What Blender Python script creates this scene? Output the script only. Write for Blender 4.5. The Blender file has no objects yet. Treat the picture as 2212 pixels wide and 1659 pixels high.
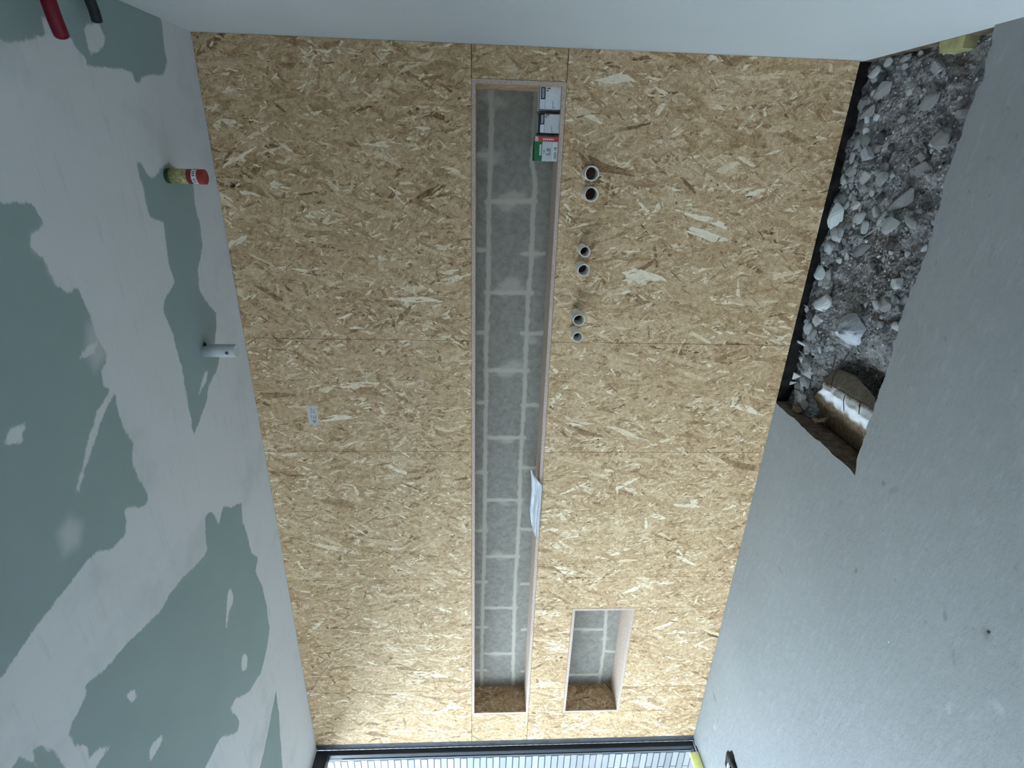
import bpy, bmesh, math, random
import numpy as np
from mathutils import Vector, Matrix

S = bpy.context.scene
COL = S.collection

# ------------------------------------------------------------------ camera, world, light, exposure
CAM_POS = (3.38300568, -2.19990428, 1.37650405)
R_CV = np.array([[0.02933695, -0.04500403, -0.99855595],      # image right
                 [-0.92085554, -0.38978851, -0.00948674],     # image down
                 [-0.38879869, 0.91980409, -0.05287741]])     # forward
F_PX = 1140.1
cam = bpy.data.cameras.new('camera'); cam_o = bpy.data.objects.new('camera', cam); COL.objects.link(cam_o)
m = Matrix.Identity(4)
for i in range(3):
    m[i][0] = R_CV[0][i]; m[i][1] = -R_CV[1][i]; m[i][2] = -R_CV[2][i]; m[i][3] = CAM_POS[i]
cam_o.matrix_world = m
WIN_Y = -4.3                  # the window opening runs from the board wall to here
cam.sensor_width = 36.0; cam.sensor_fit = 'HORIZONTAL'; cam.lens = F_PX * 36.0 / 2212.0
cam.clip_start = 0.02
S.camera = cam_o

W = bpy.data.worlds.new('overcast_sky'); S.world = W; W.use_nodes = True
bg = W.node_tree.nodes['Background']
bg.inputs[0].default_value = (0.70, 0.87, 1.0, 1); bg.inputs[1].default_value = 16.6

def area(name, loc, rot, sx, sy, power, color=(1, 1, 1), portal=False):
    l = bpy.data.lights.new(name, 'AREA'); l.shape = 'RECTANGLE'; l.size = sx; l.size_y = sy
    l.energy = power; l.color = color
    o = bpy.data.objects.new(name, l); o.location = loc; o.rotation_euler = rot; COL.objects.link(o)
    if portal: l.cycles.is_portal = True
    return o
# portal in the window opening (only helps sampling of the sky)
area('window_portal', (-0.16, WIN_Y / 2, 1.2), (0, math.radians(-90), 0), 2.4, -WIN_Y, 1, portal=True)
# weak fill lamp added behind the camera, no opening is built there
area('rear_fill', (1.9, -4.3, 1.35), (math.radians(90), 0, 0), 1.6, 2.1, 2.5, (0.9, 0.95, 1.0))

S.view_settings.view_transform = 'Standard'; S.view_settings.look = 'None'
S.view_settings.gamma = 1.0; S.view_settings.use_curve_mapping = False
S.view_settings.exposure = 0.0

H, WID = 2.4, 3.7627
ND = 0.175                      # niche depth

# ------------------------------------------------------------------ helpers
def at(u, v, plane, ax):
    """point where the sight line of pixel (u, v) meets the plane  axis = value"""
    d = R_CV.T @ np.array([(u - 1106) / F_PX, (v - 829.5) / F_PX, 1.0])
    t = (plane - CAM_POS[ax]) / d[ax]
    return Vector([CAM_POS[i] + t * d[i] for i in range(3)])

def tag(o, label=None, cat=None, group=None, kind=None):
    if label: o['label'] = label
    if cat: o['category'] = cat
    if group: o['group'] = group
    if kind: o['kind'] = kind
    return o

def link(name, me, mats=(), parent=None):
    o = bpy.data.objects.new(name, me); COL.objects.link(o)
    if not isinstance(mats, (list, tuple)): mats = [mats]
    for mt in mats: me.materials.append(mt)
    if parent: o.parent = parent
    return o

def obj(name, bm, mats=(), parent=None, smooth=False):
    me = bpy.data.meshes.new(name)
    bmesh.ops.recalc_face_normals(bm, faces=bm.faces)
    if smooth:
        for f in bm.faces: f.smooth = True
    bm.to_mesh(me); bm.free()
    return link(name, me, mats, parent)

def empty(name, loc, parent=None):
    o = bpy.data.objects.new(name, None); o.location = loc; COL.objects.link(o)
    if parent: o.parent = parent
    return o

def box(bm, a, b, mi=0):
    vs = [bm.verts.new((x, y, z)) for x in (a[0], b[0]) for y in (a[1], b[1]) for z in (a[2], b[2])]
    fs = []
    for q in ((0, 1, 3, 2), (4, 6, 7, 5), (0, 4, 5, 1), (2, 3, 7, 6), (0, 2, 6, 4), (1, 5, 7, 3)):
        f = bm.faces.new([vs[i] for i in q]); f.material_index = mi; fs.append(f)
    return vs, fs

def boxobj(name, a, b, mat, parent=None, bevel=0.0):
    bm = bmesh.new(); box(bm, a, b)
    if bevel:
        bmesh.ops.bevel(bm, geom=bm.edges[:], offset=bevel, segments=2, affect='EDGES')
    return obj(name, bm, mat, parent)

def quad(bm, pts, mi=0):
    f = bm.faces.new([bm.verts.new(p) for p in pts]); f.material_index = mi; return f

def tube(bm, pts, r, n=14, cap=True, mi=0):
    rings = []
    for i, p in enumerate(pts):
        p = Vector(p)
        a = Vector(pts[max(i - 1, 0)]); b = Vector(pts[min(i + 1, len(pts) - 1)])
        d = (b - a).normalized()
        s = d.orthogonal().normalized() if i == 0 else (prev - d * prev.dot(d)).normalized()
        prev = s; t = d.cross(s)
        rr = r[i] if isinstance(r, (list, tuple)) else r
        rings.append([bm.verts.new(p + (s * math.cos(2 * math.pi * k / n) + t * math.sin(2 * math.pi * k / n)) * rr) for k in range(n)])
    for a, b in zip(rings, rings[1:]):
        for k in range(n):
            f = bm.faces.new((a[k], a[(k + 1) % n], b[(k + 1) % n], b[k])); f.material_index = mi; f.smooth = True
    if cap:
        for rg in (rings[0], rings[-1]):
            f = bm.faces.new(rg); f.material_index = mi
    return rings

def sdist(px, py, poly):
    """signed distance to a polygon, positive inside"""
    poly = np.array(poly); a = poly; b = np.roll(poly, -1, 0)
    best = np.full(px.shape, 1e9); ins = np.zeros(px.shape, bool)
    for (ax, ay), (bx, by) in zip(a, b):
        dx, dy = bx - ax, by - ay; L = dx * dx + dy * dy + 1e-12
        t = np.clip(((px - ax) * dx + (py - ay) * dy) / L, 0, 1)
        best = np.minimum(best, np.hypot(px - ax - t * dx, py - ay - t * dy))
        c = (ay > py) != (by > py)
        ins ^= c & (px < dx * (py - ay) / (dy if abs(dy) > 1e-12 else 1e-12) + ax)
    return np.where(ins, best, -best)

def grid_mesh(name, xs, ys, fn, mats, attrs, keep=None, parent=None):
    X, Y = np.meshgrid(xs, ys, indexing='ij'); nx, ny = X.shape
    co = fn(X.ravel(), Y.ravel())
    idx = np.arange(nx * ny).reshape(nx, ny)
    q = np.stack([idx[:-1, :-1], idx[1:, :-1], idx[1:, 1:], idx[:-1, 1:]], -1).reshape(-1, 4)
    if keep is not None:
        cx = (X[:-1, :-1] + X[1:, 1:]) / 2; cy = (Y[:-1, :-1] + Y[1:, 1:]) / 2
        q = q[keep(cx.ravel(), cy.ravel())]
    me = bpy.data.meshes.new(name)
    me.from_pydata(co.tolist(), [], q.tolist())
    for an, vals in attrs.items():
        at_ = me.attributes.new(an, 'FLOAT', 'POINT'); at_.data.foreach_set('value', np.asarray(vals, np.float32))
    return link(name, me, mats, parent)

# ------------------------------------------------------------------ node helpers
class NT:
    def __init__(s, name, rough=0.7, spec=0.3, color=(0.5, 0.5, 0.5)):
        s.m = bpy.data.materials.new(name); s.m.use_nodes = True; s.t = s.m.node_tree
        s.b = s.t.nodes['Principled BSDF']
        s.b.inputs['Roughness'].default_value = rough
        s.b.inputs['Specular IOR Level'].default_value = spec
        s.b.inputs['Base Color'].default_value = (*color, 1)
    def n(s, typ, **kw):
        nd = s.t.nodes.new(typ)
        for k, v in kw.items(): setattr(nd, k, v)
        return nd
    def l(s, a, b): s.t.links.new(a, b)
    def put(s, sock, v):
        if isinstance(v, bpy.types.NodeSocket): s.l(v, sock)
        elif v is not None: sock.default_value = v
    def math(s, op, a, b=None, c=None, clamp=False):
        nd = s.n('ShaderNodeMath', operation=op, use_clamp=clamp)
        s.put(nd.inputs[0], a); s.put(nd.inputs[1], b)
        if c is not None: s.put(nd.inputs[2], c)
        return nd.outputs[0]
    def vmath(s, op, a, b=None):
        nd = s.n('ShaderNodeVectorMath', operation=op)
        s.put(nd.inputs[0], a)
        if b is not None: s.put(nd.inputs[1], b)
        return nd.outputs[0]
    def pos(s): return s.n('ShaderNodeNewGeometry').outputs['Position']
    def objc(s): return s.n('ShaderNodeTexCoord').outputs['Object']
    def noise(s, vec, scale, detail=3, rough=0.5, dist=0.0):
        nd = s.n('ShaderNodeTexNoise'); s.l(vec, nd.inputs['Vector'])
        nd.inputs['Scale'].default_value = scale; nd.inputs['Detail'].default_value = detail
        nd.inputs['Roughness'].default_value = rough; nd.inputs['Distortion'].default_value = dist
        return nd.outputs
    def ramp(s, fac, stops, interp='LINEAR'):
        nd = s.n('ShaderNodeValToRGB'); nd.color_ramp.interpolation = interp
        e = nd.color_ramp.elements
        while len(e) < len(stops): e.new(0.5)
        for el, (p, c) in zip(e, stops):
            el.position = p; el.color = (*c, 1) if len(c) == 3 else c
        s.put(nd.inputs[0], fac); return nd.outputs[0]
    def mix(s, fac, a, b, typ='RGBA', blend='MIX'):
        nd = s.n('ShaderNodeMix', data_type=typ)
        if typ == 'RGBA': nd.blend_type = blend; i, o = (6, 7), 2
        elif typ == 'VECTOR': i, o = (4, 5), 1
        else: i, o = (2, 3), 0
        s.put(nd.inputs[0], fac)
        for k, v in zip(i, (a, b)):
            if isinstance(v, tuple) and typ == 'RGBA' and len(v) == 3: v = (*v, 1)
            s.put(nd.inputs[k], v)
        return nd.outputs[o]
    def mapr(s, v, a, b, c=0.0, d=1.0):
        nd = s.n('ShaderNodeMapRange', interpolation_type='SMOOTHSTEP')
        s.put(nd.inputs[0], v)
        for k, x in zip((1, 2, 3, 4), (a, b, c, d)): nd.inputs[k].default_value = x
        return nd.outputs[0]
    def attr(s, name): return s.n('ShaderNodeAttribute', attribute_name=name).outputs['Fac']
    def color(s, c): s.put(s.b.inputs['Base Color'], c)
    def bump(s, h, strength=0.3, dist=0.002):
        nd = s.n('ShaderNodeBump'); nd.inputs['Strength'].default_value = strength
        nd.inputs['Distance'].default_value = dist; s.l(h, nd.inputs['Height'])
        s.l(nd.outputs[0], s.b.inputs['Normal'])

def plain(name, color, rough=0.6, spec=0.3, var=0.06, scale=40, bump=0.0):
    t = NT(name, rough, spec)
    v = t.noise(t.objc(), scale, 3)[0]
    lo = tuple(max(0, c * (1 - var * 2)) for c in color); hi = tuple(min(1, c * (1 + var * 2)) for c in color)
    t.color(t.ramp(v, [(0.25, lo), (0.75, hi)]))
    if bump: t.bump(v, bump, 0.002)
    return t.m

# ------------------------------------------------------------------ materials
def make_osb(seam_shift=(0, 0, 0), name='osb_board', darkmul=1.0):
    t = NT(name, 0.62, 0.25)
    sep = t.n('ShaderNodeSeparateXYZ'); t.l(t.objc(), sep.inputs[0])
    cmb = t.n('ShaderNodeCombineXYZ')
    t.l(t.math('ADD', sep.outputs[0], t.math('MULTIPLY', sep.outputs[1], 0.77)), cmb.inputs[0])
    t.l(sep.outputs[2], cmb.inputs[1])
    P0 = t.vmath('ADD', cmb.outputs[0], seam_shift)
    # ragged outlines of the strands
    nz = t.noise(P0, 55, 3, 0.6)[1]
    nl = t.noise(P0, 3.6, 2, 0.5)[1]; nm = t.noise(P0, 12, 2, 0.5)[1]
    P = t.vmath('ADD', P0, t.vmath('MULTIPLY', t.vmath('SUBTRACT', nz, (0.5, 0.5, 0.5)), (0.012, 0.012, 0)))
    P = t.vmath('ADD', P, t.vmath('MULTIPLY', t.vmath('SUBTRACT', nl, (0.5, 0.5, 0.5)), (0.055, 0.055, 0)))
    P = t.vmath('ADD', P, t.vmath('MULTIPLY', t.vmath('SUBTRACT', nm, (0.5, 0.5, 0.5)), (0.009, 0.009, 0)))
    layers = [(90, .13, .021), (62, .10, .018), (118, .11, .020), (40, .085, .014), (140, .09, .016),
              (82, .055, .009), (104, .065, .010), (15, .075, .014), (165, .06, .010), (75, .17, .026), (52, .05, .008), (97, .028, .0055), (128, .03, .006)]
    best = None
    for i, (ang, L, Wd) in enumerate(layers):
        mp = t.n('ShaderNodeMapping', vector_type='TEXTURE')
        mp.inputs['Rotation'].default_value = (0, 0, math.radians(ang))
        mp.inputs['Scale'].default_value = (L, Wd, 1)
        mp.inputs['Location'].default_value = (i * 3.713, i * 1.931, 0)
        t.l(P, mp.inputs['Vector'])
        vo = t.n('ShaderNodeTexVoronoi', voronoi_dimensions='2D', feature='F1')
        vo.inputs['Scale'].default_value = 1.0
        t.l(mp.outputs[0], vo.inputs['Vector'])
        cs = t.n('ShaderNodeSeparateColor'); t.l(vo.outputs['Color'], cs.inputs[0])
        pri = cs.outputs[0]; tone = cs.outputs[1]
        if ang in (15, 165, 40, 140): pri = t.math('MULTIPLY', pri, 0.93)
        if best is None: best = (pri, tone, mp.outputs[0])
        else:
            g = t.math('GREATER_THAN', pri, best[0])
            best = (t.math('MAXIMUM', pri, best[0]), t.mix(g, best[1], tone, 'FLOAT'), t.mix(g, best[2], mp.outputs[0], 'VECTOR'))
    pri, tone, vec = best
    fib = t.noise(t.vmath('MULTIPLY', vec, (0.8, 3.0, 1)), 2.2, 4, 0.7)[0]
    fine = t.noise(P0, 130, 4, 0.72)[0]
    blot = t.noise(P0, 7, 4, 0.6)[0]
    tc = t.n('ShaderNodeFloatCurve'); cm = tc.mapping.curves[0]
    cm.points[0].location = (0, .10); cm.points[1].location = (1, .98)
    for px_, py_ in ((.06, .30), (.25, .42), (.70, .56), (.88, .68), (.97, .88)): cm.points.new(px_, py_)
    tc.mapping.update(); t.l(tone, tc.inputs['Value'])
    tn = t.math('ADD', t.math('MULTIPLY', tc.outputs[0], 1.05), -0.04)
    midn = t.noise(t.vmath('ADD', P0, (5, 3, 0)), 48, 3, 0.6)[0]
    tn = t.math('ADD', tn, t.math('MULTIPLY', t.math('SUBTRACT', midn, 0.5), 0.62))
    tn = t.math('ADD', tn, t.math('MULTIPLY', t.math('SUBTRACT', fib, 0.5), 0.80))
    tn = t.math('ADD', tn, t.math('MULTIPLY', t.math('SUBTRACT', blot, 0.5), 0.30))
    tn = t.math('ADD', tn, t.math('MULTIPLY', t.math('SUBTRACT', fine, 0.5), 0.75))
    k = darkmul
    c = t.ramp(tn, [(0.0, (.15 * k, .08 * k, .035 * k)), (0.20, (.33 * k, .20 * k, .10 * k)), (0.38, (.50 * k, .325 * k, .175 * k)),
                    (0.55, (.64 * k, .445 * k, .255 * k)), (0.74, (.78 * k, .60 * k, .39 * k)), (1.0, (.95 * k, .84 * k, .66 * k))])
    # thin dark gaps and bark slivers
    sl = t.noise(t.vmath('MULTIPLY', vec, (0.5, 1.6, 1)), 1.9, 2, 0.5)[0]
    dark = t.mapr(sl, 0.325, 0.26)
    c = t.mix(t.math('MULTIPLY', dark, 0.75), c, (.13, .075, .04))
    red = t.mapr(t.noise(P0, 14, 2)[0], 0.60, 0.70)
    c = t.mix(t.math('MULTIPLY', red, t.math('MULTIPLY', t.math('GREATER_THAN', tone, 0.55), 0.45)), c, (.40, .25, .155))
    t.color(c)
    hgt = t.math('ADD', t.math('MULTIPLY', pri, 1.0), t.math('MULTIPLY', fine, 0.4))
    t.bump(hgt, 0.6, 0.002)
    return t.m
OSB = make_osb()
OSB2 = make_osb((7.3, 2.9, 0), 'osb_board_filler')

def make_ceiling():
    t = NT('jointed_plasterboard', 0.8, 0.2)
    P = t.pos()
    f = t.attr('green'); soft = t.attr('smear')
    n1 = t.math('SUBTRACT', t.noise(P, 16, 6, 0.62)[0], 0.5)
    n2 = t.math('SUBTRACT', t.noise(t.vmath('MULTIPLY', P, (1.0, 2.6, 1)), 45, 3, 0.6)[0], 0.5)
    d = t.math('ADD', t.math('ADD', f, t.math('MULTIPLY', n1, 0.03)), t.math('MULTIPLY', n2, 0.014))
    g = t.mapr(d, -0.004, 0.004)
    g = t.math('MULTIPLY', g, t.math('SUBTRACT', 1.0, t.math('MULTIPLY', soft, 0.55)))
    thin = t.mapr(t.noise(P, 3.2, 5, 0.6)[0], 0.50, 0.75)
    comp = t.mix(thin, (.70, .715, .73), (.58, .61, .62))
    strk = t.noise(t.vmath('MULTIPLY', P, (0.8, 6.0, 1)), 7, 4, 0.6)[0]
    comp = t.mix(t.math('MULTIPLY', t.mapr(strk, 0.55, 0.75), 0.28), comp, (.47, .50, .52))
    gv = t.noise(P, 6, 4)[0]
    green = t.mix(gv, (.29, .375, .37), (.335, .42, .41))
    t.color(t.mix(g, comp, green))
    t.bump(t.math('ADD', t.math('MULTIPLY', g, -1.0), t.math('MULTIPLY', n1, 0.5)), 0.25, 0.001)
    return t.m
CEIL = make_ceiling()

def make_wallwhite():
    t = NT('white_plasterboard', 0.75, 0.2)
    P = t.pos(); n = t.noise(P, 2.4, 4)[0]; n2 = t.noise(P, 160, 2)[0]
    t.color(t.mix(n, (.60, .625, .64), (.68, .70, .71)))
    t.bump(n2, 0.12, 0.001)
    return t.m
WHITE = make_wallwhite()

def make_floor():
    t = NT('screed_floor', 0.58, 0.45)
    P = t.pos()
    a = t.noise(P, 1.7, 5, 0.6)[0]; b = t.noise(P, 24, 6, 0.72)[0]
    r = t.n('ShaderNodeMapping'); r.inputs['Rotation'].default_value = (0, 0, 0.6); r.inputs['Scale'].default_value = (1, 3.2, 1)
    t.l(P, r.inputs['Vector']); s_ = t.noise(r.outputs[0], 12, 5, 0.65)[0]
    c = t.mix(a, (.195, .204, .208), (.265, .274, .278))
    c = t.mix(t.math('MULTIPLY', t.mapr(b, 0.45, 0.75), 0.30), c, (.17, .178, .182))
    c = t.mix(t.math('MULTIPLY', t.mapr(s_, 0.52, 0.72), 0.22), c, (.38, .395, .405))
    sp = t.noise(P, 34, 2, 0.4)[0]
    c = t.mix(t.math('MULTIPLY', t.mapr(sp, 0.30, 0.25), 0.55), c, (.16, .165, .17))
    wob = t.vmath('MULTIPLY', t.vmath('SUBTRACT', t.noise(P, 40, 3)[1], (0.5, 0.5, 0.5)), (0.02, 0.02, 0))
    Pw = t.vmath('ADD', P, wob)
    for u, v, rl, rw, ang, colr, st in ((1543, 1505, .030, .009, 80, (.10, .11, .125), .8), (1551, 1560, .028, .004, 70, (.09, .095, .10), .8), (1544, 1571, .016, .006, 60, (.55, .57, .58), .7),
                                        (1848, 1230, .013, .009, 0, (.10, .105, .11), .7), (2130, 1368, .020, .012, 30, (.12, .125, .13), .5), (2050, 1531, .018, .012, 20, (.40, .42, .43), .4),
                                        (2158, 1530, .020, .014, 70, (.38, .40, .41), .4), (2042, 1330, .018, .010, 40, (.11, .115, .12), .5), (1908, 1045, .012, .008, 10, (.10, .105, .11), .6),
                                        (1930, 1060, .030, .012, 140, (.16, .165, .17), .5), (2060, 1420, .030, .010, 30, (.14, .145, .15), .4), (1684, 1230, .030, .008, 75, (.15, .155, .16), .5)):
        q = at(u, v, 0, 2)
        mp = t.n('ShaderNodeMapping', vector_type='TEXTURE'); mp.inputs['Location'].default_value = (q.x, q.y, 0)
        mp.inputs['Rotation'].default_value = (0, 0, math.radians(ang)); mp.inputs['Scale'].default_value = (rl, rw, 1)
        t.l(Pw, mp.inputs['Vector']); ln_ = t.n('ShaderNodeVectorMath', operation='LENGTH'); t.l(mp.outputs[0], ln_.inputs[0])
        c = t.mix(t.math('MULTIPLY', t.mapr(ln_.outputs['Value'], 1.35, 0.3), st), c, colr)
    t.color(c)
    t.bump(t.math('ADD', t.math('MULTIPLY', b, 0.7), t.math('MULTIPLY', s_, 0.5)), 0.7, 0.005)
    return t.m
FLOOR = make_floor()

def make_block():
    t = NT('concrete_block', 0.9, 0.15)
    P = t.pos(); f = t.attr('mortar'); sm = t.attr('smear')
    n = t.noise(P, 38, 5, 0.7)[0]
    nn = t.math('SUBTRACT', t.noise(P, 30, 5, 0.6)[0], 0.5)
    d = t.math('ADD', f, t.math('MULTIPLY', nn, 0.022))
    mt = t.mapr(d, 0.016, 0.005)
    ns = t.math('SUBTRACT', t.noise(t.vmath('MULTIPLY', P, (2.0, 1, 1)), 9, 5, 0.65)[0], 0.5)
    sm2 = t.mapr(t.math('ADD', sm, t.math('MULTIPLY', ns, 0.16)), 0.034, -0.025)
    c = t.mix(t.mapr(n, 0.25, 0.75), (.23, .215, .19), (.34, .32, .285))
    c = t.mix(t.math('MULTIPLY', sm2, 0.75), c, (.47, .44, .375))
    c = t.mix(t.math('MULTIPLY', mt, 0.85), c, (.52, .485, .41))
    t.color(c)
    t.bump(t.math('ADD', n, t.math('MULTIPLY', mt, 0.5)), 0.6, 0.004)
    return t.m
BLOCK = make_block()

def make_brick():
    t = NT('white_brickwork', 0.8, 0.2)
    sep = t.n('ShaderNodeSeparateXYZ'); t.l(t.objc(), sep.inputs[0])
    c = t.n('ShaderNodeCombineXYZ'); t.l(sep.outputs[0], c.inputs[0]); t.l(sep.outputs[2], c.inputs[1])
    nz = t.noise(c.outputs[0], 14, 3)[1]
    v = t.vmath('ADD', c.outputs[0], t.vmath('MULTIPLY', t.vmath('SUBTRACT', nz, (0.5, 0.5, 0.5)), (0.012, 0.006, 0)))
    b = t.n('ShaderNodeTexBrick'); t.l(v, b.inputs['Vector'])
    b.inputs['Scale'].default_value = 1.0; b.inputs['Brick Width'].default_value = 0.33; b.inputs['Row Height'].default_value = 0.0575
    b.inputs['Mortar Size'].default_value = 0.005; b.inputs['Mortar Smooth'].default_value = 0.25; b.offset = 0.42
    b.inputs['Color1'].default_value = (.21, .21, .21, 1); b.inputs['Color2'].default_value = (.15, .153, .158, 1)
    b.inputs['Mortar'].default_value = (.030, .034, .040, 1)
    p = t.mapr(t.noise(c.outputs[0], 2.3, 2)[0], 0.52, 0.68)
    col = t.mix(t.math('MULTIPLY', p, 0.35), b.outputs[0], (.25, .21, .20))
    dirt = t.noise(c.outputs[0], 30, 4, 0.7)[0]
    col = t.mix(t.math('MULTIPLY', t.mapr(dirt, 0.55, 0.75), 0.35), col, (.15, .155, .165))
    t.color(col)
    t.bump(b.outputs['Fac'], -0.6, 0.006)
    return t.m
BRICK = make_brick()

FRAME = plain('anthracite_frame', (.030, .034, .042), 0.45, 0.5, 0.1)
REVEAL = plain('grey_jamb_sheet', (.075, .078, .082), 0.6, 0.3, 0.15, 25)
EDGE = plain('board_edge', (.58, .45, .37), 0.75, 0.2, 0.12, 120)
PVC = plain('white_pipe', (.93, .90, .83), 0.4, 0.5, 0.04, 60)
RUST = plain('brown_fitting', (.11, .05, .03), 0.6, 0.3, 0.3, 90)
YELLOW = plain('yellow_foam', (.88, .90, .50), 0.85, 0.1, 0.04, 30)
yb = YELLOW.node_tree.nodes['Principled BSDF']; yb.inputs['Subsurface Weight'].default_value = 1.0; yb.inputs['Subsurface Radius'].default_value = (1, 1, .6); yb.inputs['Subsurface Scale'].default_value = 0.03
YELLOW_SHADED = plain('shaded_yellow_foam', (.36, .34, .17), 0.9, 0.1, 0.2, 25)  # same yellow foam, darkened for the shade low in the pit
SOIL = None
def make_soil():
    t = NT('rubble_soil', 0.95, 0.1); P = t.pos()
    a = t.noise(P, 28, 6, 0.75)[0]; b = t.noise(P, 4, 4)[0]; v = t.n('ShaderNodeTexVoronoi'); v.inputs['Scale'].default_value = 75; t.l(P, v.inputs['Vector'])
    c = t.ramp(a, [(0.3, (.06, .058, .055)), (0.5, (.205, .20, .195)), (0.72, (.42, .42, .41))])
    c = t.mix(t.math('MULTIPLY', t.mapr(b, 0.55, 0.7), 0.5), c, (.12, .095, .07))
    t.color(c); t.bump(t.math('ADD', a, v.outputs['Distance']), 0.9, 0.01)
    return t.m
SOIL = make_soil()
def stone_mat(name, c, bright=1.0):
    t = NT(name, 0.9, 0.15); P = t.objc()
    r = t.n('ShaderNodeObjectInfo').outputs['Random']
    a = t.noise(t.vmath('ADD', P, (3, 1, 2)), 60, 5, 0.75)[0]
    lo = tuple(x * 0.62 for x in c); hi = tuple(min(1, x * 1.22) for x in c)
    cc = t.ramp(a, [(0.3, lo), (0.7, hi)])
    k = t.math('MULTIPLY_ADD', r, 0.5, 0.72)
    mul = t.n('ShaderNodeCombineXYZ')
    for i in range(3): t.l(k, mul.inputs[i])
    t.color(t.vmath('MULTIPLY', cc, mul.outputs[0])); t.bump(a, 0.7, 0.004)
    return t.m
STONE = [stone_mat('pale_stone', (.66, .69, .69)), stone_mat('grey_stone', (.46, .47, .46)), stone_mat('dull_stone', (.32, .32, .31)), stone_mat('dark_stone', (.10, .105, .11))]

# ------------------------------------------------------------------ the setting
def ceiling():
    greens = [
        [(-80, -60), (270, -60), (290, 0), (300, 4), (339, 22), (350, 54), (355, 103), (360, 130), (352, 164), (325, 160), (306, 163), (300, 178), (293, 174), (285, 155), (260, 147), (230, 149), (206, 147), (187, 139), (187, 125), (163, 103), (155, 81), (130, 75), (115, 66), (108, 73), (90, 81), (62, 87), (16, 88), (0, 86), (-80, 85)],
        [(-300, 430), (0, 439), (67, 438), (78, 454), (94, 478), (89, 494), (69, 508), (67, 534), (90, 556), (105, 588), (119, 610), (145, 631), (166, 617), (174, 631), (188, 668), (201, 697), (208, 725), (231, 762), (231, 787), (217, 805), (224, 834), (250, 852), (257, 896), (271, 932), (286, 957), (288, 1000), (300, 1036), (318, 1064), (320, 1085), (304, 1097), (274, 1095), (266, 1103), (272, 1131), (270, 1151), (246, 1183), (215, 1189), (191, 1207), (175, 1230), (107, 1314), (64, 1373), (24, 1433), (4, 1461), (-60, 1520), (-300, 1600)],
        [(308, 400), (293, 344), (306, 353), (317, 374), (328, 388), (342, 374), (355, 355), (365, 353), (395, 372), (418, 400), (421, 440), (434, 494), (438, 534), (427, 581), (430, 628), (449, 657), (467, 675), (467, 707), (463, 744), (474, 773), (467, 802), (452, 834), (445, 870), (434, 899), (425, 921), (421, 943), (416, 928), (412, 899), (403, 852), (394, 798), (380, 751), (369, 707), (351, 671), (356, 646), (376, 606), (365, 570), (358, 519), (353, 480), (326, 469), (315, 440)],
        [(449, 1105), (459, 1107), (473, 1131), (483, 1093), (497, 1097), (522, 1085), (524, 1127), (534, 1155), (544, 1195), (558, 1207), (552, 1234), (568, 1270), (576, 1310), (582, 1358), (576, 1405), (564, 1453), (536, 1497), (509, 1509), (497, 1532), (518, 1556), (513, 1584), (477, 1592), (461, 1624), (443, 1659), (420, 1720), (215, 1720), (208, 1655), (236, 1616), (215, 1618), (191, 1640), (187, 1612), (159, 1608), (151, 1588), (159, 1556), (187, 1501), (181, 1481), (222, 1453), (254, 1413), (302, 1362), (342, 1326), (366, 1286), (397, 1246), (429, 1215), (449, 1187), (443, 1151), (443, 1119)],
        [(66, 1608), (75, 1604), (119, 1628), (147, 1659), (170, 1720), (0, 1720), (26, 1659), (44, 1634), (62, 1640), (84, 1655), (70, 1630)],
        [(596, 1493), (602, 1536), (606, 1596), (610, 1659), (614, 1720), (545, 1720), (562, 1659), (576, 1596), (584, 1556), (592, 1516)],
    ]
    whites = [
        [(192, 50), (178, 55), (185, 80), (192, 120), (205, 118), (222, 105), (232, 88), (220, 60), (217, 48)],
        [(240, 835), (250, 842), (228, 890), (202, 960), (182, 1030), (170, 1068), (162, 1062), (182, 980), (205, 900), (225, 860)],
        [(163, 782), (188, 745), (208, 742), (203, 765), (180, 778)],
        [(12, 960), (22, 928), (54, 910), (63, 917), (47, 939), (50, 961)],
        [(450, 797), (442, 805), (426, 852), (432, 855), (446, 820)],
        [(498, 1268), (505, 1285), (503, 1305), (495, 1322), (489, 1366), (487, 1345), (489, 1305), (492, 1280)],
        [(528, 1410), (535, 1420), (533, 1445), (524, 1450), (520, 1435), (523, 1418)],
        [(276, 1495), (290, 1489), (295, 1505), (285, 1517), (275, 1510)],
        [(330, 1602), (350, 1586), (349, 1605), (333, 1632), (324, 1645), (322, 1622)],
        [(98, 82), (84, 30), (100, 36), (113, 66)],
    ]
    smears = [[(72, 512), (95, 500), (108, 515), (100, 545), (75, 540)], [(105, 560), (125, 548), (150, 555), (160, 580), (150, 612), (120, 605), (108, 585)], [(100, 480), (150, 500), (170, 560), (168, 610), (130, 560)], [(128, 1150), (150, 1120), (175, 1135), (170, 1175), (140, 1195)], [(190, 700), (206, 700), (228, 770), (205, 800), (186, 760)]]
    tow = lambda pl: [tuple(at(u, v, H, 2)[:2]) for u, v in pl]
    xs = np.linspace(-0.05, WID, 330); ys = np.linspace(-1.75, 0.0, 155)
    X, Y = np.meshgrid(xs, ys, indexing='ij'); X = X.ravel(); Y = Y.ravel()
    f = np.full(X.shape, -1.0)
    for g in greens: f = np.maximum(f, sdist(X, Y, tow(g)))
    for w in whites: f = np.minimum(f, -sdist(X, Y, tow(w)) + 0.002)
    sm = np.zeros(X.shape)
    for s_ in smears: sm = np.maximum(sm, np.clip(sdist(X, Y, tow(s_)) / 0.03 + 0.6, 0, 1))
    c = grid_mesh('ceiling', xs, ys, lambda x, y: np.stack([x, y, np.full(x.shape, H)], 1), CEIL, {'green': f, 'smear': sm})
    tag(c, 'plasterboard ceiling, green boards with pale filled joints', kind='structure')
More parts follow.
